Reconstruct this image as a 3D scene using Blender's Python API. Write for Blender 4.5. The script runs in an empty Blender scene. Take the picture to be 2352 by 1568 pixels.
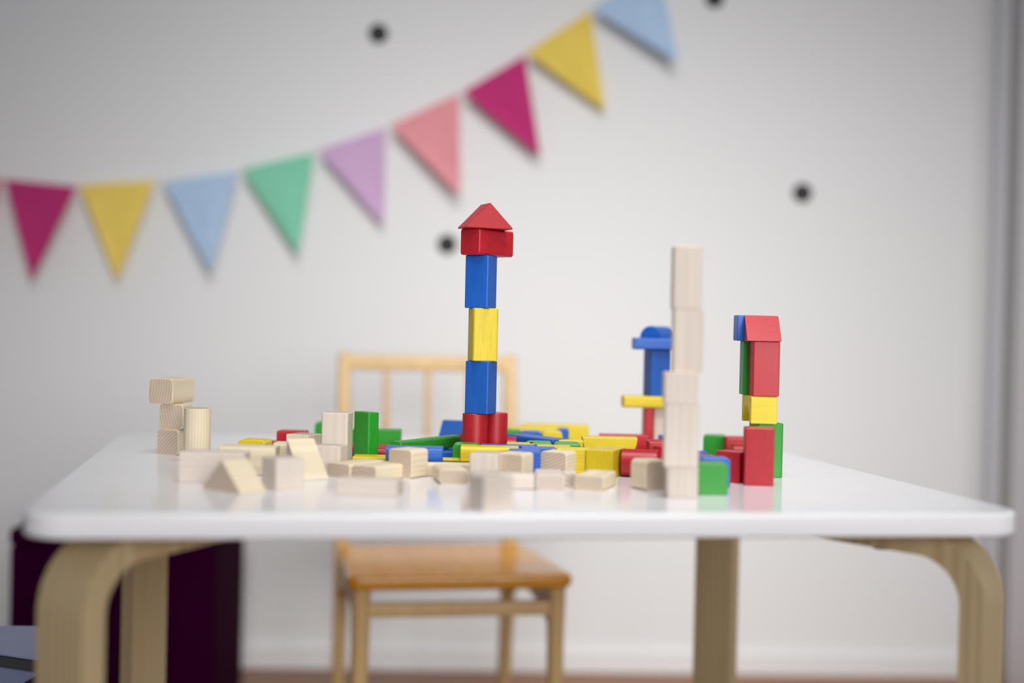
import bpy, bmesh, math, random
from mathutils import Vector, Matrix
random.seed(7)
SC = bpy.context.scene
C = SC.collection
PI = math.pi

# ------------------------------------------------------------------ camera
FPX = 3267.0                     # focal length in pixels of the 2352 px wide frame (50 mm on 36 mm)
ROLL, PITCH = 0.0225, 28 / FPX
TT = 0.500                       # height of the table top
HC = 0.144                       # camera height above the table top
CAM = Vector((0, 0, TT + HC))
VF = Vector((0, math.cos(PITCH), -math.sin(PITCH)))
V0 = Vector((0, math.sin(PITCH), math.cos(PITCH)))
VR = math.cos(ROLL) * Vector((1, 0, 0)) + math.sin(ROLL) * V0
VU = -math.sin(ROLL) * Vector((1, 0, 0)) + math.cos(ROLL) * V0
cd = bpy.data.cameras.new('camera')
cam = bpy.data.objects.new('camera', cd)
C.objects.link(cam)
m3 = Matrix((VR, VU, -VF)).transposed()
cam.matrix_world = Matrix.Translation(CAM) @ m3.to_4x4()
cd.sensor_width = 36.0
cd.lens = FPX / 2352 * 36
cd.clip_start = 0.01
cd.dof.use_dof = True
cd.dof.focus_distance = 1.47
cd.dof.aperture_fstop = 1.5
SC.camera = cam

def ray(px, py):
    return VF + (px - 1176) / FPX * VR - (py - 784) / FPX * VU
def at(px, py, z):               # point of a horizontal plane
    d = ray(px, py); return CAM + d * ((z - CAM.z) / d.z)
def pix(P):
    v = P - CAM; return 1176 + FPX * v.dot(VR) / v.dot(VF), 784 - FPX * v.dot(VU) / v.dot(VF)
def spot(px, depth, z):          # point at a given distance into the room and height, under image column px
    x = (px - 1176) / FPX * depth
    for _ in range(4):
        x += (px - pix(Vector((x, depth, z)))[0]) / FPX * depth
    return Vector((x, depth, z))

# ------------------------------------------------------------------ materials
def new_mat(name):
    m = bpy.data.materials.new(name); m.use_nodes = True
    return m, m.node_tree, m.node_tree.nodes['Principled BSDF']
def lin(c):
    return tuple(((v / 255) / 12.92 if v <= 10 else (((v / 255) + .055) / 1.055) ** 2.4) for v in c) + (1,)
def plain(name, rgb, rough=.5, bump=0, scale=200, spec=.5, var=.05):
    m, t, b = new_mat(name)
    n = t.nodes.new('ShaderNodeTexNoise'); n.inputs['Scale'].default_value = scale; n.inputs['Detail'].default_value = 4
    tc = t.nodes.new('ShaderNodeTexCoord'); t.links.new(tc.outputs['Object'], n.inputs['Vector'])
    r = t.nodes.new('ShaderNodeValToRGB')
    c = lin(rgb)
    r.color_ramp.elements[0].position = .3; r.color_ramp.elements[1].position = .7
    r.color_ramp.elements[0].color = tuple(v * (1 - var) for v in c[:3]) + (1,)
    r.color_ramp.elements[1].color = tuple(min(1, v * (1 + var)) for v in c[:3]) + (1,)
    t.links.new(n.outputs['Fac'], r.inputs['Fac']); t.links.new(r.outputs['Color'], b.inputs['Base Color'])
    b.inputs['Roughness'].default_value = rough; b.inputs['Specular IOR Level'].default_value = spec
    if bump:
        bp = t.nodes.new('ShaderNodeBump'); bp.inputs['Strength'].default_value = bump; bp.inputs['Distance'].default_value = .001
        t.links.new(n.outputs['Fac'], bp.inputs['Height']); t.links.new(bp.outputs['Normal'], b.inputs['Normal'])
    return m
def paint(name, rgb, rough=.40):
    """glossy toy paint over wood: fine grain along the block shows through"""
    m, t, b = new_mat(name)
    L = t.links.new
    tc = t.nodes.new('ShaderNodeTexCoord')
    oi = t.nodes.new('ShaderNodeObjectInfo')
    mp = t.nodes.new('ShaderNodeMapping'); mp.inputs['Scale'].default_value = (60, 700, 700)
    L(tc.outputs['Object'], mp.inputs['Vector'])
    n = t.nodes.new('ShaderNodeTexNoise'); n.inputs['Scale'].default_value = 1; n.inputs['Detail'].default_value = 3
    L(mp.outputs['Vector'], n.inputs['Vector'])
    mr = t.nodes.new('ShaderNodeMapRange'); mr.inputs['From Min'].default_value = .3; mr.inputs['From Max'].default_value = .7
    mr.inputs['To Min'].default_value = .90; mr.inputs['To Max'].default_value = 1.08
    L(n.outputs['Fac'], mr.inputs['Value'])
    rv = t.nodes.new('ShaderNodeMapRange'); rv.inputs['To Min'].default_value = .9; rv.inputs['To Max'].default_value = 1.08
    L(oi.outputs['Random'], rv.inputs['Value'])
    mu = t.nodes.new('ShaderNodeMath'); mu.operation = 'MULTIPLY'
    L(mr.outputs['Result'], mu.inputs[0]); L(rv.outputs['Result'], mu.inputs[1])
    hv = t.nodes.new('ShaderNodeHueSaturation'); hv.inputs['Color'].default_value = lin(rgb)
    L(mu.outputs[0], hv.inputs['Value']); L(hv.outputs['Color'], b.inputs['Base Color'])
    b.inputs['Roughness'].default_value = rough
    bp = t.nodes.new('ShaderNodeBump'); bp.inputs['Strength'].default_value = .12; bp.inputs['Distance'].default_value = .0006
    L(n.outputs['Fac'], bp.inputs['Height']); L(bp.outputs['Normal'], b.inputs['Normal'])
    return m
def wood(name, light, dark, end, freq=260, rough=.6, axis='X', contrast=1.0, endmix=.8):
    """timber with its grain along the local axis; growth rings show on the cut ends"""
    m, t, b = new_mat(name)
    L = t.links.new
    tc = t.nodes.new('ShaderNodeTexCoord'); oi = t.nodes.new('ShaderNodeObjectInfo')
    mp = t.nodes.new('ShaderNodeMapping')
    sc = [1, 1, 1]; sc['XYZ'.index(axis)] = .06
    mp.inputs['Scale'].default_value = sc
    L(tc.outputs['Object'], mp.inputs['Vector'])
    off = t.nodes.new('ShaderNodeVectorMath'); off.operation = 'SCALE'
    cv = t.nodes.new('ShaderNodeCombineXYZ')
    # heart of the log lies off to one side, in a different direction for each piece
    an = t.nodes.new('ShaderNodeMath'); an.operation = 'MULTIPLY'; an.inputs[1].default_value = 6.283
    L(oi.outputs['Random'], an.inputs[0])
    co = t.nodes.new('ShaderNodeMath'); co.operation = 'COSINE'; si = t.nodes.new('ShaderNodeMath'); si.operation = 'SINE'
    L(an.outputs[0], co.inputs[0]); L(an.outputs[0], si.inputs[0])
    ab = [a for a in 'XYZ' if a != axis]
    L(co.outputs[0], cv.inputs[ab[0]]); L(si.outputs[0], cv.inputs[ab[1]])
    L(cv.outputs[0], off.inputs[0]); off.inputs['Scale'].default_value = .085
    ad = t.nodes.new('ShaderNodeVectorMath'); ad.operation = 'ADD'
    L(mp.outputs['Vector'], ad.inputs[0]); L(off.outputs['Vector'], ad.inputs[1])
    w = t.nodes.new('ShaderNodeTexWave'); w.wave_type = 'RINGS'; w.rings_direction = axis
    w.inputs['Scale'].default_value = freq; w.inputs['Distortion'].default_value = 1.3
    w.inputs['Detail'].default_value = 3; w.inputs['Detail Scale'].default_value = .35
    L(ad.outputs['Vector'], w.inputs['Vector'])
    r = t.nodes.new('ShaderNodeValToRGB')
    cl, cdk = lin(light), lin(dark)
    r.color_ramp.elements[0].color = cl
    r.color_ramp.elements[1].color = tuple(cl[i] + (cdk[i] - cl[i]) * .55 * contrast for i in range(3)) + (1,)
    L(w.outputs['Fac'], r.inputs['Fac'])
    r2 = t.nodes.new('ShaderNodeValToRGB')
    ce = lin(end)
    r2.color_ramp.elements[0].color = tuple(min(1, v * 1.12) for v in ce[:3]) + (1,)
    r2.color_ramp.elements[1].color = tuple(v * .72 for v in ce[:3]) + (1,)
    L(w.outputs['Fac'], r2.inputs['Fac'])
    sx = t.nodes.new('ShaderNodeSeparateXYZ'); L(tc.outputs['Normal'], sx.inputs[0])
    a1 = t.nodes.new('ShaderNodeMath'); a1.operation = 'ABSOLUTE'; L(sx.outputs[axis], a1.inputs[0])
    a2 = t.nodes.new('ShaderNodeMapRange'); a2.inputs['From Min'].default_value = .75; a2.inputs['From Max'].default_value = .95
    a2.inputs['To Max'].default_value = endmix
    L(a1.outputs[0], a2.inputs['Value'])
    mx = t.nodes.new('ShaderNodeMix'); mx.data_type = 'RGBA'
    L(a2.outputs['Result'], mx.inputs['Factor']); L(r.outputs['Color'], mx.inputs['A']); L(r2.outputs['Color'], mx.inputs['B'])
    n = t.nodes.new('ShaderNodeTexNoise'); n.inputs['Scale'].default_value = 45; n.inputs['Detail'].default_value = 5
    L(ad.outputs['Vector'], n.inputs['Vector'])
    mr = t.nodes.new('ShaderNodeMapRange'); mr.inputs['To Min'].default_value = .86; mr.inputs['To Max'].default_value = 1.12
    L(n.outputs['Fac'], mr.inputs['Value'])
    hv = t.nodes.new('ShaderNodeHueSaturation'); L(mx.outputs['Result'], hv.inputs['Color']); L(mr.outputs['Result'], hv.inputs['Value'])
    L(hv.outputs['Color'], b.inputs['Base Color'])
    b.inputs['Roughness'].default_value = rough
    b.inputs['Specular IOR Level'].default_value = .35
    bp = t.nodes.new('ShaderNodeBump'); bp.inputs['Strength'].default_value = .1; bp.inputs['Distance'].default_value = .0005
    L(w.outputs['Fac'], bp.inputs['Height']); L(bp.outputs['Normal'], b.inputs['Normal'])
    return m

M = {
    'red': paint('red paint', (184, 26, 40)), 'blue': paint('blue paint', (22, 92, 186)),
    'yellow': paint('yellow paint', (226, 200, 24), .42), 'green': paint('green paint', (36, 150, 36)),
    'wood': wood('natural beech', (236, 221, 193), (208, 182, 146), (196, 175, 156), freq=105, contrast=.6),
    'pale': wood('pale maple', (226, 213, 201), (210, 192, 174), (206, 190, 176), freq=85, contrast=.6),
    'table_white': plain('white table laminate', (242, 242, 245), .15, var=.01, scale=8),
    'ply': wood('bent birch plywood', (198, 178, 140), (168, 138, 98), (206, 186, 150), freq=60, rough=.45, axis='Z', endmix=0),
    'seat': wood('honey varnished seat', (236, 164, 50), (222, 146, 36), (214, 140, 40), freq=40, rough=.16, axis='Y', contrast=.6, endmix=.2),
    'frame': wood('honey varnished frame', (224, 190, 136), (208, 170, 112), (210, 172, 116), freq=60, rough=.32, axis='Z', contrast=.5, endmix=.2),
    'wall': plain('white painted wall', (232, 232, 232), .75, bump=.08, scale=500, spec=.2, var=.01),
    'groove_shade': plain('grey shadow line', (196, 198, 204), .7, var=.01),  # flat grey standing in for shadow in the groove by the corner
    'jamb': plain('shade-grey door jamb', (196, 196, 194), .6, var=.01, scale=30),  # darker than the wall: shade on the return put into its colour
    'trimw': plain('white painted trim', (240, 240, 246), .45, var=.01, scale=30),
    'purple': plain('purple felt', (46, 0, 36), .9, bump=.15, scale=900, spec=.03, var=.12),
    'dot': plain('black vinyl', (16, 18, 20), .6, var=.1, scale=40),
    'bluegrey': plain('blue grey plastic', (128, 138, 172), .5, var=.04, scale=30),
    'darkgrey': plain('dark grey rubber', (62, 62, 70), .6, var=.06, scale=60),
    'blackbag': plain('black fabric', (16, 16, 18), .8, bump=.3, scale=700, var=.2),
    'steel': plain('zinc screw', (150, 140, 125), .35, var=.03),
    'string': plain('white cord', (226, 222, 214), .8),
}
def cloth(name, rgb):
    m, t, b = new_mat(name)
    L = t.links.new
    tc = t.nodes.new('ShaderNodeTexCoord')
    w = t.nodes.new('ShaderNodeTexWave'); w.inputs['Scale'].default_value = 500
    L(tc.outputs['Object'], w.inputs['Vector'])
    n = t.nodes.new('ShaderNodeTexNoise'); n.inputs['Scale'].default_value = 25; L(tc.outputs['Object'], n.inputs['Vector'])
    mr = t.nodes.new('ShaderNodeMapRange'); mr.inputs['To Min'].default_value = .93; mr.inputs['To Max'].default_value = 1.05
    L(n.outputs['Fac'], mr.inputs['Value'])
    hv = t.nodes.new('ShaderNodeHueSaturation'); hv.inputs['Color'].default_value = lin(rgb); L(mr.outputs['Result'], hv.inputs['Value'])
    L(hv.outputs['Color'], b.inputs['Base Color']); b.inputs['Roughness'].default_value = .9
    b.inputs['Specular IOR Level'].default_value = .1
    bp = t.nodes.new('ShaderNodeBump'); bp.inputs['Strength'].default_value = .1; bp.inputs['Distance'].default_value = .0005
    L(w.outputs['Fac'], bp.inputs['Height']); L(bp.outputs['Normal'], b.inputs['Normal'])
    return m
def floor_mat():
    m, t, b = new_mat('brown plank floor'); L = t.links.new
    tc = t.nodes.new('ShaderNodeTexCoord')
    bk = t.nodes.new('ShaderNodeTexBrick'); bk.offset = .37
    bk.inputs['Scale'].default_value = 1; bk.inputs['Brick Width'].default_value = 1.1; bk.inputs['Row Height'].default_value = .09
    bk.inputs['Mortar Size'].default_value = .0012
    bk.inputs['Color1'].default_value = lin((150, 96, 52)); bk.inputs['Color2'].default_value = lin((126, 76, 38)); bk.inputs['Mortar'].default_value = lin((50, 28, 14))
    L(tc.outputs['Object'], bk.inputs['Vector'])
    mp = t.nodes.new('ShaderNodeMapping'); mp.inputs['Scale'].default_value = (3, 60, 1); L(tc.outputs['Object'], mp.inputs['Vector'])
    n = t.nodes.new('ShaderNodeTexNoise'); n.inputs['Scale'].default_value = 2; n.inputs['Detail'].default_value = 6; L(mp.outputs['Vector'], n.inputs['Vector'])
    mr = t.nodes.new('ShaderNodeMapRange'); mr.inputs['To Min'].default_value = .7; mr.inputs['To Max'].default_value = 1.25; L(n.outputs['Fac'], mr.inputs['Value'])
    hv = t.nodes.new('ShaderNodeHueSaturation'); L(bk.outputs['Color'], hv.inputs['Color']); L(mr.outputs['Result'], hv.inputs['Value'])
    L(hv.outputs['Color'], b.inputs['Base Color']); b.inputs['Roughness'].default_value = .35
    return m
M['floor'] = floor_mat()

# ------------------------------------------------------------------ mesh helpers
def link(name, bm, mat, parent=None, smooth=True, mw=None):
    bmesh.ops.recalc_face_normals(bm, faces=bm.faces)
    me = bpy.data.meshes.new(name); bm.to_mesh(me); bm.free()
    me.materials.append(mat)
    if smooth:
        for p in me.polygons: p.use_smooth = True
        me.set_sharp_from_angle(angle=math.radians(32))
    o = bpy.data.objects.new(name, me); C.objects.link(o)
    if parent: o.parent = parent
    if mw is not None: o.matrix_local = mw
    if smooth:
        wnm = o.modifiers.new('even shading', 'WEIGHTED_NORMAL'); wnm.keep_sharp = True; wnm.weight = 80
    return o
def tag(o, label=None, cat=None, group=None, kind=None):
    if label: o['label'] = label
    if cat: o['category'] = cat
    if group: o['group'] = group
    if kind: o['kind'] = kind
    return o
def empty(name, loc, rz=0):
    o = bpy.data.objects.new(name, None); C.objects.link(o); o.location = loc; o.rotation_euler = (0, 0, rz)
    o.empty_display_size = .05
    return o
def round_poly(pts, r, n=4):
    """2D polygon with its corners rounded; r may be one radius or one per corner"""
    out = []; N = len(pts)
    for i in range(N):
        ri = r[i] if isinstance(r, (list, tuple)) else r
        p = Vector(pts[i]); a = Vector(pts[i - 1]) - p; b = Vector(pts[(i + 1) % N]) - p
        if ri <= 0: out.append(p); continue
        la, lb = a.length, b.length; a.normalize(); b.normalize()
        ang = a.angle(b)
        tl = min(ri / math.tan(ang / 2), la * .49, lb * .49); rr = tl * math.tan(ang / 2)
        bis = (a + b).normalized(); cen = p + bis * (rr / math.sin(ang / 2))
        s = p + a * tl - cen; e = p + b * tl - cen
        a0 = math.atan2(s.y, s.x); a1 = math.atan2(e.y, e.x); da = (a1 - a0 + PI) % (2 * PI) - PI
        for k in range(n + 1):
            th = a0 + da * k / n; out.append(cen + Vector((math.cos(th), math.sin(th))) * rr)
    return out
def extrude(pts, L, bev=.0007, bm=None, mat=None):
    """profile in the local YZ plane pushed along local X, ends slightly eased"""
    bm = bm or bmesh.new()
    ys = [p[0] for p in pts]; zs = [p[1] for p in pts]
    cy, cz = (min(ys) + max(ys)) / 2, (min(zs) + max(zs)) / 2
    sy, sz = max(1e-6, (max(ys) - min(ys)) / 2), max(1e-6, (max(zs) - min(zs)) / 2)
    rings = []
    for x, k in ((-L / 2, bev), (-L / 2 + bev, 0), (L / 2 - bev, 0), (L / 2, bev)):
        rings.append([bm.verts.new((x, cy + (p[0] - cy) * (1 - k / sy), cz + (p[1] - cz) * (1 - k / sz))) for p in pts])
    N = len(pts)
    for a, b in zip(rings, rings[1:]):
        for i in range(N): bm.faces.new((a[i], a[(i + 1) % N], b[(i + 1) % N], b[i]))
    bm.faces.new(rings[0][::-1]); bm.faces.new(rings[-1])
    return bm
def add_box(bm, x0, x1, y0, y1, z0, z1, b=.002, seg=2):
    t = bmesh.new()
    bmesh.ops.create_cube(t, size=1)
    for v in t.verts: v.co = Vector((x0 + (v.co.x + .5) * (x1 - x0), y0 + (v.co.y + .5) * (y1 - y0), z0 + (v.co.z + .5) * (z1 - z0)))
    if b: bmesh.ops.bevel(t, geom=t.edges[:], offset=b, segments=seg, affect='EDGES', profile=.5)
    me = bpy.data.meshes.new('t'); t.to_mesh(me); t.free(); bm.from_mesh(me); bpy.data.meshes.remove(me)
    return bm
def box(*a, **k): return add_box(bmesh.new(), *a, **k)
def tube(pts, rad, n=12, sq=None):
    """swept bar through 3D points; rad is one radius or one per point; sq=(w, d) gives a rounded rectangle instead"""
    bm = bmesh.new(); rings = []
    N = len(pts)
    for i, p in enumerate(pts):
        p = Vector(p)
        tng = (Vector(pts[min(i + 1, N - 1)]) - Vector(pts[max(i - 1, 0)])).normalized()
        ref = Vector((1, 0, 0)) if abs(tng.x) < .8 else Vector((0, 0, 1))
        s = (ref - tng * ref.dot(tng)).normalized(); q = tng.cross(s)
        r = rad[i] if isinstance(rad, (list, tuple)) else rad
        if sq:
            w, d = sq[0] / 2 * r, sq[1] / 2 * r
            pr = round_poly([(-w, -d), (w, -d), (w, d), (-w, d)], min(w, d) * .45, 3)
            rings.append([bm.verts.new(p + s * v[0] + q * v[1]) for v in pr])
        else:
            rings.append([bm.verts.new(p + s * math.cos(2 * PI * k / n) * r + q * math.sin(2 * PI * k / n) * r) for k in range(n)])
    K = len(rings[0])
    for a, b in zip(rings, rings[1:]):
        for i in range(K): bm.faces.new((a[i], a[(i + 1) % K], b[(i + 1) % K], b[i]))
    bm.faces.new(rings[0][::-1]); bm.faces.new(rings[-1])
    return bm

# ------------------------------------------------------------------ the room
WALL_Y, WALL_T = 2.670, math.radians(2.1)
wu = Vector((math.cos(WALL_T), math.sin(WALL_T), 0)); wn = Vector((math.sin(WALL_T), -math.cos(WALL_T), 0))   # along the wall, out of the wall
W0 = Vector((0, WALL_Y, 0))
room = Matrix.Translation(W0) @ Matrix.Rotation(WALL_T, 4, 'Z')      # room frame: x along the wall, -y into the room
def on_wall(px, py, off=0):
    d = ray(px, py); q = W0 + wn * off - CAM
    return CAM + d * (q.dot(wn) / d.dot(wn))
def struct(name, bm, mat):
    o = link(name, bm, mat, smooth=False); o.matrix_world = room; o['kind'] = 'structure'; return o
XR = (room.inverted() @ on_wall(2294, 1150)).x                       # where the back wall meets the right return
struct('wall_back', box(-3.2, XR + .1, 0, .1, 0, 2.7, b=0), M['wall'])
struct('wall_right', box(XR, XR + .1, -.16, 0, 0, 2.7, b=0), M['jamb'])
struct('floor', box(-3.2, 3.0, -3.6, .1, -.06, 0, b=0), M['floor'])
struct('baseboard_back', box(-3.2, XR - .025, -.010, 0, 0, .046, b=.005), M['wall'])
struct('trim_1', box(XR - .021, XR, -.006, 0, 0, 2.7, b=.002), M['trimw'])
struct('trim_shade_line', box(XR - .032, XR - .021, -.0015, 0, 0, 2.7, b=0), M['groove_shade'])       # grey strip painted in for the shadow line beside the lath
struct('trim_2', box(XR - .012, XR + .1, -.24, -.088, 0, 2.7, b=.004), M['trimw'])   # casing on the return

# ------------------------------------------------------------------ table
TY = math.radians(9.92)
FL = at(37.7, 1178, TT)
tw, td, tth = .814, .783, .0205
ex = Vector((math.cos(TY), math.sin(TY), 0)); ey = Vector((-ex.y, ex.x, 0))
tc_ = FL + ex * tw / 2 + ey * td / 2
table = tag(empty('table', (tc_.x, tc_.y, 0), TY), "low square children's table with white top and bent birch legs", 'table')
pts = round_poly([(-tw / 2, -td / 2), (tw / 2, -td / 2), (tw / 2, td / 2), (-tw / 2, td / 2)], .034, 10)
bm = bmesh.new()
rings = []
for z, k in ((TT - tth, .003), (TT - tth + .001, .001), (TT - tth + .003, 0), (TT - .003, 0), (TT - .001, .001), (TT, .003)):
    rings.append([bm.verts.new((p[0] * (1 - k / (tw / 2)), p[1] * (1 - k / (td / 2)), z)) for p in pts])
for a, b in zip(rings, rings[1:]):
    for i in range(len(a)): bm.faces.new((a[i], a[(i + 1) % len(a)], b[(i + 1) % len(a)], b[i]))
bm.faces.new(rings[0][::-1]); bm.faces.new(rings[-1])
link('tabletop', bm, M['table_white'], table)
def bent_leg(length=.235, w=.055, t=.0215, R=.062):
    """L-shaped laminated leg: local +x is the direction of the flat arm, origin at the outer face on the floor"""
    top = TT - tth
    out = [(0, 0)] + [(R - R * math.cos(a), top - R + R * math.sin(a)) for a in [PI / 2 * k / 14 for k in range(15)]] + [(length, top)]
    r2 = R - t
    inn = [(t, 0)] + [(R - r2 * math.cos(a), top - R + r2 * math.sin(a)) for a in [PI / 2 * k / 14 for k in range(15)]] + [(length, top - t * .55)]
    b = bmesh.new()
    L = [[b.verts.new((p[0], s * w / 2, p[1])) for p in out] for s in (-1, 1)]
    I = [[b.verts.new((p[0], s * w / 2, p[1])) for p in inn] for s in (-1, 1)]
    n = len(out)
    for i in range(n - 1):
        b.faces.new((L[0][i], L[1][i], L[1][i + 1], L[0][i + 1]))
        b.faces.new((I[0][i], I[0][i + 1], I[1][i + 1], I[1][i]))
        b.faces.new((L[0][i], L[0][i + 1], I[0][i + 1], I[0][i]))
        b.faces.new((L[1][i], I[1][i], I[1][i + 1], L[1][i + 1]))
    for k in (0, n - 1): b.faces.new((L[0][k], I[0][k], I[1][k], L[1][k]))
    bmesh.ops.bevel(b, geom=[e for e in b.edges if len(e.link_faces) == 2 and e.calc_face_angle(0) > 1.2], offset=.0022, segments=2, affect='EDGES')
    return b
for sx, sy in ((1, 1), (-1, 1), (1, -1), (-1, -1)):
    e0 = .036
    px_, py_ = -sx * tw / 2 + sx * e0 * .7071 + (.003 if sx > 0 else .008), -sy * td / 2 + sy * e0 * .7071
    mw = Matrix.Translation((px_, py_, 0)) @ Matrix.Rotation(math.atan2(sy, sx), 4, 'Z')
    lg = link('leg', bent_leg(), M['ply'], table, mw=mw)
    for xx, zz in ((.10, TT - tth - .0205), (.19, TT - tth - .0150)):
        s = tube([(0, 0, -.0035), (0, 0, .002)], .008, 14)
        link('screw', s, M['steel'], lg, mw=Matrix.Translation((xx, 0, zz)))

# ------------------------------------------------------------------ chair
CY = math.radians(11.0)
p0 = spot(797, 1.948, .30)
cw, cdp = .322, .285
cx = Vector((math.cos(CY), math.sin(CY), 0)); cyv = Vector((-cx.y, cx.x, 0))
cc = p0 + cx * cw / 2 + cyv * cdp / 2
chair = tag(empty('chair', (cc.x, cc.y, 0), CY), "small honey-coloured wooden child's chair with spindle back behind the white table", 'chair')
ST = .300
spts = round_poly([(-cw / 2, -cdp / 2), (cw / 2, -cdp / 2), (cw / 2 - .02, cdp / 2), (-cw / 2 + .012, cdp / 2)], .016, 6)
bm = bmesh.new(); rings = []
for z, k in ((ST - .021, .005), (ST - .017, .001), (ST - .010, 0), (ST - .004, .001), (ST - .001, .004), (ST, .008)):
    rings.append([bm.verts.new((p[0] * (1 - k / .16), p[1] * (1 - k / .14), z)) for p in spts])
for a, b in zip(rings, rings[1:]):
    for i in range(len(a)): bm.faces.new((a[i], a[(i + 1) % len(a)], b[(i + 1) % len(a)], b[i]))
bm.faces.new(rings[0][::-1]); bm.faces.new(rings[-1])
link('seat', bm, M['seat'], chair)
FLX = cw / 2 - .022
for s in (-1, 1):
    link('leg', tube([(s * (FLX + .002), -cdp / 2 + .020, 0), (s * FLX, -cdp / 2 + .022, .2), (s * FLX, -cdp / 2 + .022, ST - .018)], [.0105, .0125, .014], 14), M['frame'], chair)
BX0, BX1 = -cw / 2 + .014, cw / 2 - .040
BY = cdp / 2 + .004
for x in (BX0, BX1):
    link('back_post', tube([(x, BY + .030, 0), (x, BY + .006, .2), (x, BY, ST), (x, BY + .012, .45), (x, BY + .030, .598), (x, BY + .0305, .601)], [.85, 1, 1.08, 1, .88, .6], sq=(.022, .024)), M['frame'], chair)
def bar(name, x0, x1, y, z, h, d, mat='frame', lean=0):
    link(name, box(x0, x1, y - d / 2, y + d / 2, z - h / 2, z + h / 2, b=.004), M[mat], chair)
bar('top_rail', BX0 + .004, BX1 - .004, BY + .027, .586, .024, .017)
bar('back_rail', BX0 + .004, BX1 - .004, BY + .004, .345, .022, .016)
for k in range(1, 4):
    x = BX0 + (BX1 - BX0) * k / 4
    link('spindle', tube([(x, BY + .005, .350), (x, BY + .015, .46), (x, BY + .026, .578)], [.0046, .0056, .0046], 10), M['frame'], chair)
bar('stretcher', -FLX, FLX, -cdp / 2 + .022, .249, .021, .014)
bar('stretcher', BX0, BX1, BY - .001, .249, .021, .014)
for s, xb in ((-1, BX0), (1, BX1)):
    # side rail under the seat, swelling into a bracket at the legs
    x = s * FLX
    prof = [(-cdp / 2 + .02, ST - .02), (BY, ST - .02), (BY, ST - .085)]
    prof += [(BY - .012 - (cdp - .05) * k / 8, ST - .048 - .030 * (abs(k - 4) / 4) ** 2) for k in range(9)]
    prof += [(-cdp / 2 + .02, ST - .085)]
    b = extrude(prof, .014, .001)
    sh = (xb - x) / (BY + cdp / 2 - .02)
    for v in b.verts: v.co.x += x + sh * (v.co.y + cdp / 2 - .02)
    link('side_rail', b, M['frame'], chair)

# ------------------------------------------------------------------ purple cube and storage box on the left
a = spot(23, 2.20, .315)
b_ = spot(497, 2.215, .315)
pu = (b_ - a); pw = pu.length; pang = math.atan2(pu.y, pu.x)
cen = (a + b_) / 2 + Vector((-math.sin(pang), math.cos(pang), 0)) * .16
pouf = tag(empty('storage_cube', (cen.x, cen.y, 0), pang), 'dark purple cube on the floor by the wall under left end of table', 'storage cube')
link('body', box(-pw / 2, pw / 2, -.16, .16, 0, .292, b=.006, seg=3), M['purple'], pouf)
link('lid', box(-pw / 2 - .001, pw / 2 + .001, -.161, .161, .2925, .318, b=.005, seg=3), M['purple'], pouf)

BT = .299
c4 = [at(-160, 1478, BT), at(92, 1515, BT), at(104, 1437, BT), at(-160, 1434, BT)]    # front left, front right, back right, back left
o4 = sum(c4, Vector()) / 4; o4.z = 0
bin_ = tag(empty('storage_box', o4), 'blue-grey lidded box with dark rim at bottom left corner beside the front table leg', 'box')
def prism4(k0, z0, k1, z1):
    b = bmesh.new()
    lo = [b.verts.new(Vector((c.x - o4.x, c.y - o4.y, 0)) * k0 + Vector((0, 0, z0))) for c in c4]
    hi = [b.verts.new(Vector((c.x - o4.x, c.y - o4.y, 0)) * k1 + Vector((0, 0, z1))) for c in c4]
    for i in range(4): b.faces.new((lo[i], lo[(i + 1) % 4], hi[(i + 1) % 4], hi[i]))
    b.faces.new(lo[::-1]); b.faces.new(hi)
    bmesh.ops.bevel(b, geom=b.edges[:], offset=.0012, segments=2, affect='EDGES')
    return b
link('lid', prism4(1, BT - .0015, 1, BT), M['bluegrey'], bin_)
link('rim', prism4(.995, BT - .0135, .995, BT - .0016), M['darkgrey'], bin_)['label'] = 'dark grey rim'
link('body', prism4(.82, 0, .955, BT - .0136), M['bluegrey'], bin_)
p1, p2, p3, p4 = (at(*p, BT - .014) - o4 for p in ((88, 1529), (30, 1568), (30, 1700), (100, 1600)))
bb = bmesh.new()
up = Vector((0, 0, .0))
e1 = c4[1] - o4; fdir = (c4[0] - c4[1]); fdir.z = 0; fdir.normalize(); fo = Vector((fdir.y, -fdir.x, 0))
if fo.y > 0: fo = -fo
q4 = [Vector((e1.x, e1.y, BT - .0145)), Vector((e1.x, e1.y, .06)), Vector((e1.x, e1.y, .06)) + fdir * .11, Vector((e1.x, e1.y, BT - .035)) + fdir * .034]
fr = [bb.verts.new(v * 1 + fo * .0035) for v in q4]; bk = [bb.verts.new(v + fo * .0005) for v in q4]
for i in range(4): bb.faces.new((fr[i], fr[(i + 1) % 4], bk[(i + 1) % 4], bk[i]))
bb.faces.new(fr); bb.faces.new(bk[::-1])
link('corner_flap', bb, M['blackbag'], bin_, smooth=False)['label'] = 'black fabric flap over the corner'

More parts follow.
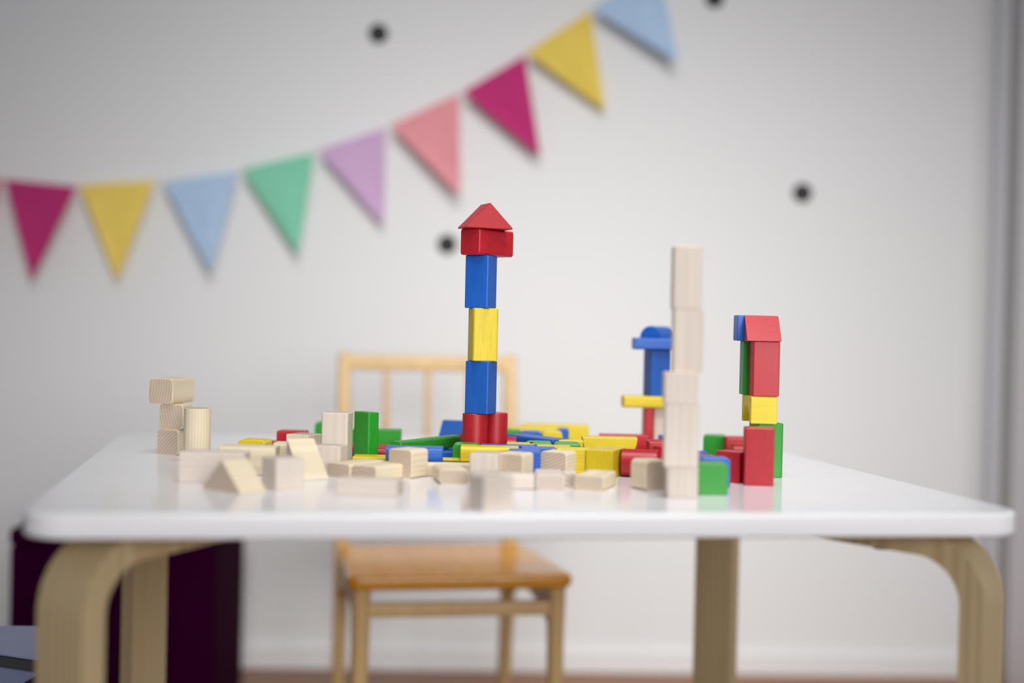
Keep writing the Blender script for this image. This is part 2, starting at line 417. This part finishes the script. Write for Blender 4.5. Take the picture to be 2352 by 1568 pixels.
# ------------------------------------------------------------------ wall dots
def wall_dot(px, py, label, r=.0185):
    P = on_wall(px, py, .0012)
    b = bmesh.new(); n = 40; rings = []
    for z, k in ((0, 1), (.0008, 1), (.0012, .96)):
        rings.append([b.verts.new((math.cos(2 * PI * i / n) * r * k, -z, math.sin(2 * PI * i / n) * r * k)) for i in range(n)])
    for u, v in zip(rings, rings[1:]):
        for i in range(n): b.faces.new((u[i], u[(i + 1) % n], v[(i + 1) % n], v[i]))
    b.faces.new(rings[0][::-1]); b.faces.new(rings[-1])
    P = on_wall(px, py, .0001)
    o = link('wall_dot', b, M['dot'], mw=Matrix.Translation(P) @ Matrix.Rotation(WALL_T, 4, 'Z'))
    tag(o, label, 'wall sticker', 'black dots on the wall')
wall_dot(869, 77, 'round black dot on the wall, above the lilac and green pennants')
wall_dot(1641, -4, 'round black dot cut by the top edge, right of the topmost blue pennant')
wall_dot(1843, 443, 'round black dot on the wall, above the red-roofed block tower on the right')
wall_dot(1027, 561, 'round black dot on the wall, just left of the tall tower with the red gable')

# ------------------------------------------------------------------ bunting
PEN = [((-158, 416), (4, 413), (-70, 640), (226, 120, 140), 'pink'),
       ((14, 415), (175, 431), (74, 645), (192, 56, 118), 'magenta'),
       ((185, 428), (354, 418), (267, 645), (246, 216, 108), 'yellow'),
       ((377, 420), (546, 397), (486, 626), (178, 204, 233), 'light blue'),
       ((558, 391), (720, 353), (685, 585), (134, 210, 178), 'mint green'),
       ((734, 347), (885, 297), (880, 519), (208, 174, 212), 'lilac'),
       ((899, 290), (1054, 218), (1057, 451), (230, 152, 160), 'salmon pink'),
       ((1066, 213), (1206, 130), (1242, 361), (192, 56, 118), 'magenta'),
       ((1212, 122), (1356, 29), (1392, 253), (236, 208, 98), 'yellow'),
       ((1362, 22), (1512, -72), (1557, 146), (178, 204, 233), 'light blue')]
OFF = .030
base = on_wall(640, 400, OFF)
bunt = tag(empty('bunting', base), 'garland of coloured triangular cloth pennants strung across the white wall', 'bunting')
sp = []
for L_, R_, A_, rgb, nm in PEN:
    sp += [on_wall(L_[0], L_[1] + 1, OFF) - base, on_wall(R_[0], R_[1] + 1, OFF) - base]
sp.insert(0, sp[0] + (sp[0] - sp[1])); sp.append(sp[-1] + (sp[-1] - sp[-2]))
link('string', tube(sp, .0016, 8), M['string'], bunt)
mats = {}
for i, (L_, R_, A_, rgb, nm) in enumerate(PEN):
    mats.setdefault(rgb, cloth(nm + ' cotton', rgb))
    l, r, ap = (on_wall(*p, OFF) - base for p in (L_, R_, A_))
    b = bmesh.new(); n = 10
    front, back = [], []
    for j in range(n + 1):
        t = j / n
        row_f, row_b = [], []
        for k in range(n + 1):
            s = k / n
            p = l.lerp(r, s).lerp(ap, t * .995)
            dy = .004 * math.sin(s * PI * 2 + i * 1.3) * t * (1 - t) * 2 + .010 * t * math.sin(i * 2.1 + 1)
            row_f.append(b.verts.new(p + wn * (dy + .0016 + (.0007 if j < 1 else 0))))
            row_b.append(b.verts.new(p + wn * (dy - .0004)))
        front.append(row_f); back.append(row_b)
    for j in range(n):
        for k in range(n):
            b.faces.new((front[j][k], front[j][k + 1], front[j + 1][k + 1], front[j + 1][k]))
            b.faces.new((back[j][k], back[j + 1][k], back[j + 1][k + 1], back[j][k + 1]))
        b.faces.new((front[j][0], front[j + 1][0], back[j + 1][0], back[j][0]))
        b.faces.new((front[j][n], back[j][n], back[j + 1][n], front[j + 1][n]))
        b.faces.new((front[0][j], back[0][j], back[0][j + 1], front[0][j + 1]))
    pn = link('pennant', b, mats[rgb], bunt); pn['label'] = nm + ' triangular pennant'
    # folded hem over the string
    h = tube([l.lerp(r, k / 6) + Vector((0, 0, -.0004)) for k in range(7)], .0027, 8)
    link('hem', h, mats[rgb], pn)

# ------------------------------------------------------------------ blocks
U = .0275                         # edge of the basic cube; planks are half as thick
def profile(kind, w, h, r):
    if kind == 'box': return round_poly([(-w / 2, -h / 2), (w / 2, -h / 2), (w / 2, h / 2), (-w / 2, h / 2)], r, 4)
    if kind == 'gable': return round_poly([(-w / 2, -h / 2), (w / 2, -h / 2), (0, h / 2)], [.0008, .0008, .0014], 3)
    if kind == 'wedge': return round_poly([(-w / 2, -h / 2), (w / 2, -h / 2), (-w / 2, h / 2)], [.0012, .0007, .0007], 3)
    if kind == 'round': return [Vector((w / 2 * math.cos(2 * PI * i / 40), h / 2 * math.sin(2 * PI * i / 40))) for i in range(40)]
    if kind == 'dome':            # half disc, flat side down
        return [Vector((w / 2 * math.cos(PI * i / 24), -h / 2 + h * math.sin(PI * i / 24))) for i in range(25)]
    if kind == 'bowl':            # half disc, flat side up
        return [Vector((w / 2 * math.cos(PI + PI * i / 24), h / 2 + h * math.sin(PI + PI * i / 24))) for i in range(25)]
    if kind == 'arch':            # bridge with a round opening below
        q = w * .36
        return [Vector(p) for p in round_poly([(w / 2, -h / 2), (w / 2, h / 2), (-w / 2, h / 2), (-w / 2, -h / 2)], [.0005, r, r, .0005], 4)] + \
               [Vector((-q * math.cos(PI * i / 16), -h / 2 + q * math.sin(PI * i / 16))) for i in range(17)]
COL = {'R': 'red', 'B': 'blue', 'Y': 'yellow', 'G': 'green', 'W': 'wood', 'P': 'pale'}
NAME = {'gable': 'triangular_block', 'wedge': 'triangular_block', 'round': 'cylinder_block', 'dome': 'half_round_block', 'bowl': 'half_round_block', 'arch': 'arch_block'}
def block(col, px, depth, dims, psi=0, anchor=(0, -1), h0=0, axis=None, kind='box', label='', r=.0022, flip=False, name=None, bev=.0007):
    """px, depth: where the anchor of its footprint stands (anchor in half-sizes, x right, y away); dims = width, depth, height"""
    w, d, h = dims
    ps = math.radians(psi)
    ux = Vector((math.cos(ps), math.sin(ps), 0)); uy = Vector((-ux.y, ux.x, 0))
    P = spot(px, depth, TT + h0)
    cen = P - ux * (anchor[0] * w / 2) - uy * (anchor[1] * d / 2) + Vector((0, 0, h / 2))
    if axis is None: axis = 'xyz'[[w, d, h].index(max(dims))]
    Rz = Matrix.Rotation(ps, 4, 'Z')
    if axis == 'x': L, pw, ph, A = w, d, h, Matrix.Identity(4)
    elif axis == 'y': L, pw, ph, A = d, w, h, Matrix.Rotation(PI / 2, 4, 'Z')
    else: L, pw, ph, A = h, d, w, Matrix.Rotation(-PI / 2, 4, 'Y')
    if flip: A = A @ Matrix.Rotation(PI, 4, 'Z')
    b = extrude(profile(kind, pw, ph, r), L, bev)
    if kind == 'box':
        lo = sorted(dims)
        name = name or ('cube_block' if lo[2] < lo[0] * 1.25 else 'plank_block' if lo[0] < .018 and lo[1] > .02 else 'rectangular_block')
    name = name or NAME[kind]
    o = link(name, b, M[COL[col]])
    o.matrix_world = Matrix.Translation(cen) @ Rz @ A
    tag(o, label, 'toy block', 'natural wood building blocks' if col in 'WP' else 'painted building blocks')
    return o
NE, NW = (1, -1), (-1, -1)        # nearest corner: at the right end of the front (psi < 0) or at its left end (psi > 0)
U2, H = 2 * U, U / 2

# --- three-block stack at the far left, with the cylinder beside it
block('W', 409, 1.532, (U*.95, U2, U), -18, NE, 0, 'y', r=.004, label='natural cube with level end grain, bottom of the far-left stack')
block('W', 420, 1.535, (U*.96, U, U), -6, NE, U, 'y', r=.004, label='natural block with slanted grain, middle of the far-left stack')
block('W', 396, 1.530, (U, U2, U), -12, NE, 2*U, 'y', r=.004, label='natural long block lying crosswise on top of the far-left stack')
block('W', 452, 1.475, (U, U, U2), 20, (0, 0), 0, 'z', 'round', label='natural upright cylinder right of the far-left stack')
# --- natural group front left
block('P', 409, 1.275, (.059, U, U), -1, NW, 0, 'x', r=.0015, label='long pale block lying in front of the upright cylinder')
block('W', 500, 1.345, (.054, U, U), 0, NW, 0, 'x', r=.003, label='natural block lying just behind the long pale block at left')
block('W', 553, 1.197, (U2, U, U), -42, NE, 0, 'y', 'gable', label='natural triangular roof block lying at the front left')
block('P', 634, 1.231, (U, U, U), 38, NW, 0, 'z', label='pale cube touching the right side of the front-left triangular block')
block('W', 693, 1.312, (U, .0370, .0365), 32, NW, 0, 'x', 'wedge', flip=True, label='natural wedge with its steep sloping face towards the table front')
block('W', 706, 1.500, (U, U, U), -25, NE, 0, 'z', r=.001, label='natural cube half hidden behind the sloping natural wedge')
block('P', 797, 1.445, (U, U, U2), -5, NE, 0, 'z', label='pale tall block standing against the tall green block')
block('P', 780, 1.369, (U, U, U), -10, NE, 0, 'z', label='pale cube in front of the pale tall block')
block('G', 844, 1.462, (U, H, U2), -50, NE, 0, 'z', label='tall green block standing right of the pale tall block')
block('W', 945, 1.348, (U, U, U), -31, NE, 0, 'y', r=.004, label='natural cube with striped end grain in front of the low blue plank')
block('W', 864, 1.320, (U, U2, H), -33, NE, 0, 'y', r=.003, label='natural plank end-on in front of the tall green block, right one of two')
block('W', 803, 1.338, (U, U2, H), -33, NE, 0, 'y', r=.003, label='natural plank end-on below the pale cube, left one of two')
block('P', 911, 1.200, (.053, U, H), -8, NE, 0, 'x', r=.002, label='pale flat plank alone at the front, left of centre')
block('W', 625, 1.392, (.020, U, U), 0, NW, 0, 'x', r=.004, label='natural block with rounded top edge directly left of the sloping wedge')
# --- coloured pieces behind the natural group on the left
block('Y', 607, 1.420, (U, U, U), -6, NE, 0, 'y', r=.004, label='yellow block at left, leftmost painted piece on the table')
block('R', 612, 1.570, (.02, U, H), 0, NW, 0, 'x', label='small flat red block right behind the leftmost yellow block')
block('R', 634, 1.550, (.030, U, U), -4, NW, 0, 'x', label='red block behind the natural wedge at left')
block('G', 722, 1.700, (U, U, U), 0, NW, 0, 'y', r=.004, label='green block peeking out left behind the pale tall block')
block('G', 918, 1.600, (U2, U, U), 0, NE, 0, 'x', r=.001, label='green block behind and right of the tall green block')
block('R', 914, 1.545, (U2, U, H), 0, NE, 0, 'x', label='flat red plank in front of the low green block, rear one of two')
block('R', 930, 1.487, (U2, U, H), 0, NE, 0, 'x', label='flat red plank in front of the low green block, front one of two')
block('Y', 935, 1.418, (U2, U, H), 0, NE, 0, 'x', label='flat yellow plank between the tall green block and the natural cube')
block('R', 994, 1.376, (.040, .026, H), 0, NE, 0, 'x', label='flat red plank hidden under the blue plank behind the natural cube')
block('B', 885, 1.374, (.0555, U, H), 2, NW, H, 'x', r=.0045, label='glossy blue plank with rounded ends behind the natural striped cube')
block('B', 1028, 1.505, (.05, U, H), 10, (0, -1), 0, 'x', label='flat blue plank underneath the slanting green plank')
block('G', 921, 1.440, (.125, H, H), 63, NW, H, 'x', r=.003, label='long green plank running back towards the red cylinders')
block('B', 996, 1.610, (U, .0385, .0385), -12, NW, 0, 'x', 'wedge', flip=True, label='blue wedge with sloping face left of the red cylinders')
block('R', 1075, 1.600, (U, U2, U), 0, (0, -1), 0, 'y', 'round', label='red lying cylinder, end-on behind the left red cylinder')
# --- central painted cluster
block('G', 1038, 1.430, (.0272, U, U), -1, NW, 0, 'y', r=.004, label='green block touching the foot of the left red cylinder')
block('Y', 1056, 1.400, (.0575, U, U), 0, NW, 0, 'x', r=.004, label='yellow long block in front of the green block at the tower foot')
block('Y', 988, 1.380, (.040, .052, H), -4, NW, 0, 'x', label='flat yellow plank left of the yellow long block at the tower foot')
block('B', 1103, 1.430, (U2, .0135, U), 0, NW, 0, 'x', r=.001, label='blue plank on edge behind the yellow long block, at the tower foot')
block('Y', 1162, 1.447, (.028, .0275, U), 0, NW, 0, 'x', label='yellow block right of the right red cylinder foot')
block('Y', 1232, 1.428, (.034, U*.8, U), 0, NW, 0, 'x', label='yellow block between two pale-green-topped blocks and the blue blocks')
block('B', 1196, 1.400, (.034, .026, U), 0, NW, 0, 'x', r=.001, label='blue block, middle one in the central cluster behind two natural cubes')
block('B', 1240, 1.364, (.031, .030, U), -2, NE, 0, 'x', r=.002, label='blue block squeezed between the two natural cubes at centre')
block('Y', 1354, 1.402, (.033, .024, U), -3, NE, 0, 'x', r=.001, label='yellow block left behind the bright yellow upright cube')
block('G', 1207, 1.458, (.0275, .042, U), 0, NW, 0, 'y', r=.004, label='green block with pale sheen on top, left one of the pair')
block('G', 1273, 1.452, (.0275, .046, U), 0, NW, 0, 'y', r=.004, label='green block with pale sheen on top, right one of the pair')
block('R', 1330, 1.563, (.024, U, .0205), 0, NW, 0, 'x', label='small red block mostly hidden behind the left end of the yellow half-round block')
# --- back rows
block('R', 1185, 1.530, (U2, U, U), 0, NE, 0, 'x', 'round', label='red lying cylinder just right of the tower foot')
block('B', 1268, 1.512, (U, .085, U), 36, (-1, -1), 0, 'y', r=.003, label='blue long block slanting back to the left behind green blocks')
block('G', 1120, 1.640, (.037, U, U), 0, NW, 0, 'x', label='green block behind the right red cylinder')
block('B', 1245, 1.625, (.026, U, U), 0, NE, 0, 'y', r=.006, label='blue block with rounded top in front of the rear yellow plank')
block('Y', 1291, 1.630, (.023, U, U), 0, NE, 0, 'y', r=.004, label='yellow block in front of the rear yellow planks')
block('Y', 1170, 1.690, (U2, U, U), 0, NW, 0, 'x', r=.003, label='yellow long block in the back row, left of the small blue one')
block('B', 1306, 1.680, (.0125, U, U), 0, NE, 0, 'y', label='small blue block in the back row between yellow blocks')
block('Y', 1352, 1.750, (.0825, U, U), 0, NE, 0, 'x', r=.003, label='yellow longest block, rearmost on the table')
block('Y', 1282, 1.512, (.026, U*.6, U), 0, NW, 0, 'x', label='yellow block behind the right pale-topped green block')
block('Y', 1400, 1.530, (.0594, U, .0297), 0, (0, -1), 0, 'y', 'bowl', label='yellow half-round block lying flat side up')
block('R', 1490, 1.600, (U2, U, U), 0, NE, 0, 'x', r=.001, label='red long block behind the yellow half-round block')
# --- natural cubes and planks in front of the cluster
block('P', 1142, 1.322, (U, U, U), -12, NE, 0, 'z', label='pale cube in front of the yellow long block, left one of three')
block('W', 1200, 1.328, (U, U*.95, U), -23, NE, 0, 'y', r=.003, label='natural cube with fine end grain, middle one of three in front of the cluster')
block('W', 1300, 1.360, (U, U*.95, U), -24, NE, 0, 'y', r=.004, label='natural cube with crossed end grain, right one of three in front of the cluster')
block('W', 1008, 1.308, (U, .053, H), 10, NW, 0, 'y', r=.004, label='natural plank with worn edges left of the blurred front cube')
block('W', 1080, 1.373, (U2, U*.9, H), 0, NE, 0, 'x', r=.003, label='natural plank right of the striped natural cube, behind another plank')
block('P', 1110, 1.120, (U, U, U), 30, NW, 0, 'z', label='pale blurred cube nearest the front edge of the table')
block('P', 1227, 1.278, (U2, U, H), 0, NE, 0, 'x', r=.003, label='pale flat plank right behind the blurred front cube')
block('P', 1229, 1.279, (U*.95, U2, H), 0, NW, 0, 'y', r=.003, label='pale flat plank end-on, touching the plank behind the front cube')
block('P', 1293, 1.306, (.0125, U, H), 0, NW, 0, 'y', r=.003, label='small pale flat piece left of the lone natural plank')
block('W', 1386, 1.279, (U, U2, H), -16, NE, 0, 'y', r=.003, label='natural flat plank in front of the bright yellow cube')
block('Y', 1407, 1.389, (U, .053, U), -18, NE, 0, 'z', r=.001, label='bright yellow upright block left of the red lying cylinder')
block('R', 1508, 1.400, (.036, U, U), -10, NE, 0, 'x', 'round', label='red lying cylinder between the bright yellow block and the white-wood tower')
block('W', 1482, 1.289, (U, U, U), 25, NW, 0, 'y', r=.005, label='natural cube with rounded edges left of the white-wood tower foot')
block('R', 1526, 1.470, (U, U, U), 0, (0, 0), 0, 'z', 'round', label='short red upright cylinder behind the white-wood tower')
block('R', 1490, 1.520, (.040, .035, U), 0, NW, 0, 'x', label='red block behind the short red cylinder beside the white-wood tower')

# --- main tower
block('R', 1089, 1.478, (U*.96, U*.96, .0560), 0, (0, 0), 0, 'z', 'round', label='left upright red cylinder carrying the tall coloured tower')
block('R', 1135, 1.496, (U*.96, U*.96, .0560), 0, (0, 0), 0, 'z', 'round', label='right upright red cylinder carrying the tall coloured tower')
h = .0560
block('B', 1120, 1.460, (.0265, .0240, .0545), -22, NE, h, 'z', label='lower blue block of the tall tower, below the yellow one'); h += .0545
block('Y', 1086, 1.460, (.0265, .0240, .0545), 16, NW, h, 'z', label='yellow block in the middle of the tall tower'); h += .0545
block('B', 1120, 1.460, (.0265, .0240, .0545), -22, NE, h, 'z', label='upper blue block of the tall tower, under the red blocks'); h += .0545
block('R', 1101, 1.452, (.0265, .0540, .0270), -40, NE, h, 'y', r=.003, label='red long block near the top of the tall tower, under the gable'); h += .0270
block('R', 1125, 1.455, (.0530, U, .0268), 21, (0, -1), h, 'y', 'gable', label='red triangular gable block crowning the tall tower')

# --- white-wood tower in front
h = 0
for px, (w, hh), ps, dp, lab in (
        (1567, (.0272, U), -2, 1.240, 'pale cube at the foot of the white-wood tower'),
        (1564, (.0300, U2), -4, 1.234, 'pale tall block, second from the bottom of the white-wood tower'),
        (1564, (.0290, U), -2, 1.234, 'pale cube in the middle of the white-wood tower'),
        (1579, (.0262, U2), -3, 1.238, 'pale tall block, second from the top of the white-wood tower'),
        (1577.5, (.0255, U2), -3, 1.238, 'pale tall block on top of the white-wood tower')):
    block('P', px, dp, (w, U, hh), ps, (0, -1), h, 'z', label=lab); h += hh

# --- blue tower behind it
block('R', 1479, 1.675, (.0110, U, U2), 2, NW, 0, 'z', label='thin red pillar holding the blue tower, left one')
block('P', 1500, 1.685, (.030, U, U2), 2, NW, 0, 'z', label='pale pillar beside the red pillar under the blue tower')
block('B', 1516, 1.600, (.024, U, U), 0, NW, 0, 'y', label='blue block half hidden behind the white-wood tower')
block('Y', 1433, 1.670, (.078, U, H), 3, NW, U2, 'x', r=.003, label='yellow plank bridging the pillars under the blue tower')
block('B', 1494, 1.674, (.026, .024, U2), 18, NW, U2 + H, 'z', label='blue upright block on the yellow plank')
block('B', 1457, 1.665, (.056, U, H), 2, NW, 2*U2 + H, 'x', label='blue plank lying on the blue upright block')
block('B', 1518, 1.666, (.0265, .053, .0140), -26, NE, 2*U2 + 2*H, 'y', 'dome', label='blue half-round block on top of the blue tower')

# --- right tower
block('G', 1738, 1.432, (U, U, U2), 10, NW, 0, 'z', label='tall green block at the foot of the right tower')
block('Y', 1724, 1.424, (U*.97, U2*.92, U), 1, NW, U2, 'x', 'arch', label='yellow arch block in the right tower')
bpy.context.view_layer.update()
block('R', 1728, 1.424, (U*.98, U*.92, U2), 0, NW, U2 + U, 'z', r=.0015, label='tall red block under the red roof of the right tower')
block('G', 1706, 1.4505, (U*.98, U*.92, U2), 0, NW, U2 + U, 'z', r=.0015, label='tall dark green block behind the tall red one in the right tower')
block('R', 1796, 1.420, (.0340, .0285, .0270), -2, NE, 2*U2 + U, 'x', 'wedge', flip=True, label='red sloping roof block on top of the right tower')
block('B', 1693, 1.4505, (.0300, .0260, .0262), 0, NW, 2*U2 + U, 'x', r=.0012, label='blue block behind the red roof of the right tower')
block('R', 1777, 1.354, (.0282, U, U2), -6, NE, 0, 'z', r=.0015, label='tall red block standing in front of the right tower')
block('R', 1697, 1.372, (U, U*.7, .0300), -42, NE, 0, 'z', r=.001, label='red block with light top left of the tall red block')
block('G', 1602, 1.270, (.0275, U, U*1.02), 0, NW, 0, 'y', r=.003, label='green cube right of the white-wood tower foot')
block('B', 1677, 1.332, (.0275, U, U), 0, NE, 0, 'y', r=.003, label='blue cube just behind the green cube beside the white-wood tower')
block('G', 1614, 1.630, (.0265, U, U), -8, NW, 0, 'y', r=.004, label='green rounded cube at the back, right of the white-wood tower')
block('R', 1667, 1.607, (U2, U, U), 0, NW, 0, 'x', label='red long block at the back, left of the right tower')
block('R', 1684, 1.545, (.041, U*.9, U*.9), 0, NW, 0, 'x', 'round', label='red lying cylinder at the back behind the right tower foot')
block('R', 1644, 1.510, (.045, U, H), 0, NE, 0, 'x', label='flat red plank behind the blue cube on the right')
block('B', 1626, 1.560, (.040, U, H), 0, NE, 0, 'x', label='flat blue plank behind the flat red plank on the right')

# ------------------------------------------------------------------ light
def area(name, loc, aim, size, power, col=(1, 1, 1), spread=180):
    d = bpy.data.lights.new(name, 'AREA'); d.shape = 'RECTANGLE'; d.size, d.size_y = size; d.energy = power; d.color = col
    d.spread = math.radians(spread)
    o = bpy.data.objects.new(name, d); C.objects.link(o); o.location = loc
    o.rotation_euler = (Vector(aim) - Vector(loc)).to_track_quat('-Z', 'Y').to_euler(); return o
area('window_light', (1.0, -1.3, 1.05), (.10, 1.40, .54), (2.0, 1.2), 5.5, (1, .99, .98), 42)
area('added_wall_fill', (.24, .50, 2.15), (.20, 2.67, .44), (1.4, .9), 4.15, (1, .99, .97), 45)  # unseen fill added to brighten the wall, its falloff standing in for vignetting
area('added_table_fill', (.2, 1.0, 2.4), (.12, 1.35, .5), (.6, .6), 1.75, (1, .99, .98), 42)  # added fill above the table, put in to brighten the white top
w = bpy.data.worlds.new('room ambience'); SC.world = w; w.use_nodes = True
w.node_tree.nodes['Background'].inputs['Color'].default_value = (.86, .90, 1, 1)
w.node_tree.nodes['Background'].inputs['Strength'].default_value = .225
SC.view_settings.view_transform = 'Standard'
SC.view_settings.look = 'None'
SC.view_settings.exposure = 0
